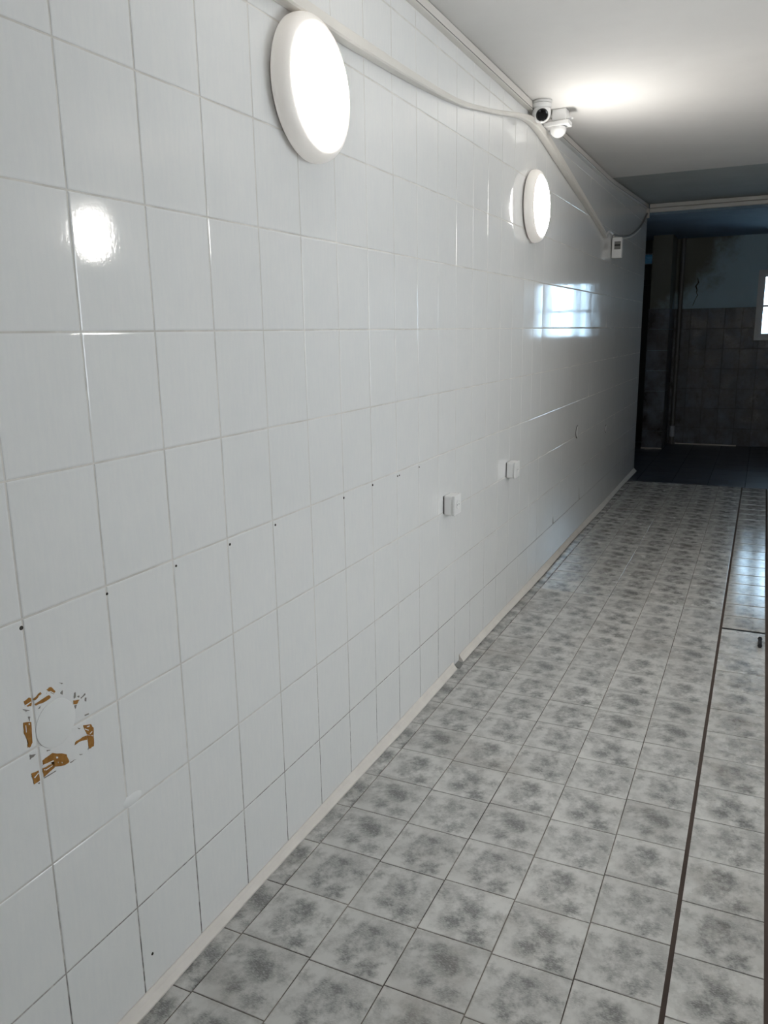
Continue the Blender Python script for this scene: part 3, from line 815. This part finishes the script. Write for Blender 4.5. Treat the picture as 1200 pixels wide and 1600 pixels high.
brown = [[(245, 440), (300, 400), (322, 405), (322, 490), (290, 495), (255, 470)],
         [(350, 405), (420, 345), (428, 360), (365, 425), (345, 430)], [(360, 470), (440, 415), (510, 375), (530, 395), (455, 450), (375, 482)],
         [(480, 315), (530, 288), (575, 330), (560, 362), (520, 340)],
         [(240, 660), (325, 655), (335, 870), (305, 920), (285, 915), (292, 850), (245, 770)],
         [(865, 685), (945, 678), (970, 710), (972, 790), (905, 785), (880, 730)], [(905, 790), (972, 792), (975, 905), (925, 930), (915, 850)], [(850, 850), (775, 895), (795, 855), (900, 795), (905, 840)],
         [(440, 1060), (545, 975), (690, 990), (720, 1065), (670, 1105), (560, 1118), (560, 1065), (450, 1110)],
         [(440, 1140), (555, 1085), (565, 1130), (455, 1228)], [(322, 1190), (400, 1160), (412, 1262), (352, 1305), (340, 1240)],
         [(765, 430), (825, 425), (800, 465), (765, 470)]]
grey = [[(235, 520), (310, 530), (270, 545)], [(290, 600), (315, 600), (305, 650)], [(770, 350), (785, 345), (785, 400), (768, 410)], [(800, 385), (825, 380), (822, 400)], [(840, 400), (885, 355), (888, 370), (845, 410)],
        [(885, 400), (897, 400), (895, 440), (885, 435)], [(880, 580), (925, 562), (920, 578), (885, 592)], [(605, 870), (650, 835), (660, 850), (615, 885)], [(610, 240), (655, 250), (640, 258)], [(630, 345), (650, 325), (650, 370), (630, 360)],
        [(310, 995), (372, 990), (340, 1020), (312, 1045)], [(485, 950), (525, 945), (490, 962)], [(805, 715), (838, 718), (825, 730)], [(725, 1075), (790, 1040), (735, 1080)], [(825, 990), (860, 985), (835, 998)],
        [(915, 945), (920, 910), (925, 912)], [(455, 1235), (580, 1160), (582, 1165), (460, 1242)], [(390, 1295), (412, 1282), (410, 1298)], [(775, 480), (800, 475), (785, 515)], [(395, 518), (420, 488), (412, 512)]]
o = patches('adhesive_residue', brown, M['adhesive'], 0.0009, jag=5.0); o['label'] = 'torn brown adhesive residue'
flecks = [[(255, 480), (318, 440), (322, 448), (262, 490)], [(352, 440), (430, 372), (438, 380), (360, 450)], [(480, 350), (525, 330), (560, 352), (556, 360), (520, 342), (484, 360)],
          [(440, 1102), (552, 1052), (558, 1062), (444, 1112)], [(580, 1015), (600, 1012), (602, 1030), (584, 1034)], [(595, 1070), (608, 1068), (606, 1082)], [(636, 1072), (648, 1070), (646, 1084)], [(292, 668), (305, 664), (308, 680), (296, 684)],
          [(262, 690), (268, 688), (274, 760), (268, 764)], [(930, 770), (955, 748), (958, 756), (936, 780)], [(948, 792), (962, 788), (958, 806)], [(470, 1150), (540, 1105), (544, 1110), (476, 1158)], [(455, 1150), (466, 1142), (462, 1160)], [(352, 1230), (395, 1180), (400, 1186), (360, 1238)],
          [(880, 720), (920, 735), (918, 744), (884, 732)], [(900, 700), (930, 690), (932, 698), (906, 708)]]
patches('scrape_marks', flecks, M['putty'], 0.0012, jag=1.5)
o = patches('grey_smear', grey, M['smudge'], 0.0008, jag=3.0)
cy, cz = unproject(540 / 6.667, 1030 + 650 / 6.667)
b = bmesh.new(); lathe(b, [(0.047, -0.001), (0.0465, 0.0012), (0.0445, 0.0016), (0, 0.0016)], Matrix.Translation((0, 0.9735, 0.776)) @ RX, 48)
o = obj('filled_hole', smooth(b), M['putty'], wall_left); o['label'] = 'round white filler plug'
# dab of filler at a joint lower down
b = bmesh.new(); lathe(b, [(0.016, -0.001), (0.012, 0.0018), (0, 0.0026)], Matrix.Translation((0, 1.147, 0.512)) @ Matrix.Diagonal((1, 2.0, 0.9, 1)) @ RX, 20)
obj('filler_dab', smooth(b), M['putty'], wall_left)

# small black bolt lying on the channel strip
bo = tag(empty('bolt', (1.2545, 3.98, 0.0012)), 'small black bolt lying on the strip near the cross gap', 'bolt')
RL = Matrix.Rotation(math.radians(-90), 4, 'X')
b = bmesh.new(); lathe(b, [(0, -0.050), (0.0085, -0.050), (0.0085, 0.040), (0, 0.040)], Matrix.Translation((0, 0, 0.0090)) @ RL, 12); obj('shank', b, M['blackm'], bo)
b = bmesh.new(); lathe(b, [(0, 0.040), (0.0108, 0.040), (0.0108, 0.050), (0, 0.053)], Matrix.Translation((0, 0, 0.0106)) @ RL, 6); obj('head', b, M['blackm'], bo)
b = bmesh.new(); lathe(b, [(0, -0.052), (0.0105, -0.052), (0.0105, -0.042), (0, -0.042)], Matrix.Translation((0, 0, 0.0100)) @ RL, 6); obj('nut', b, M['blackm'], bo)
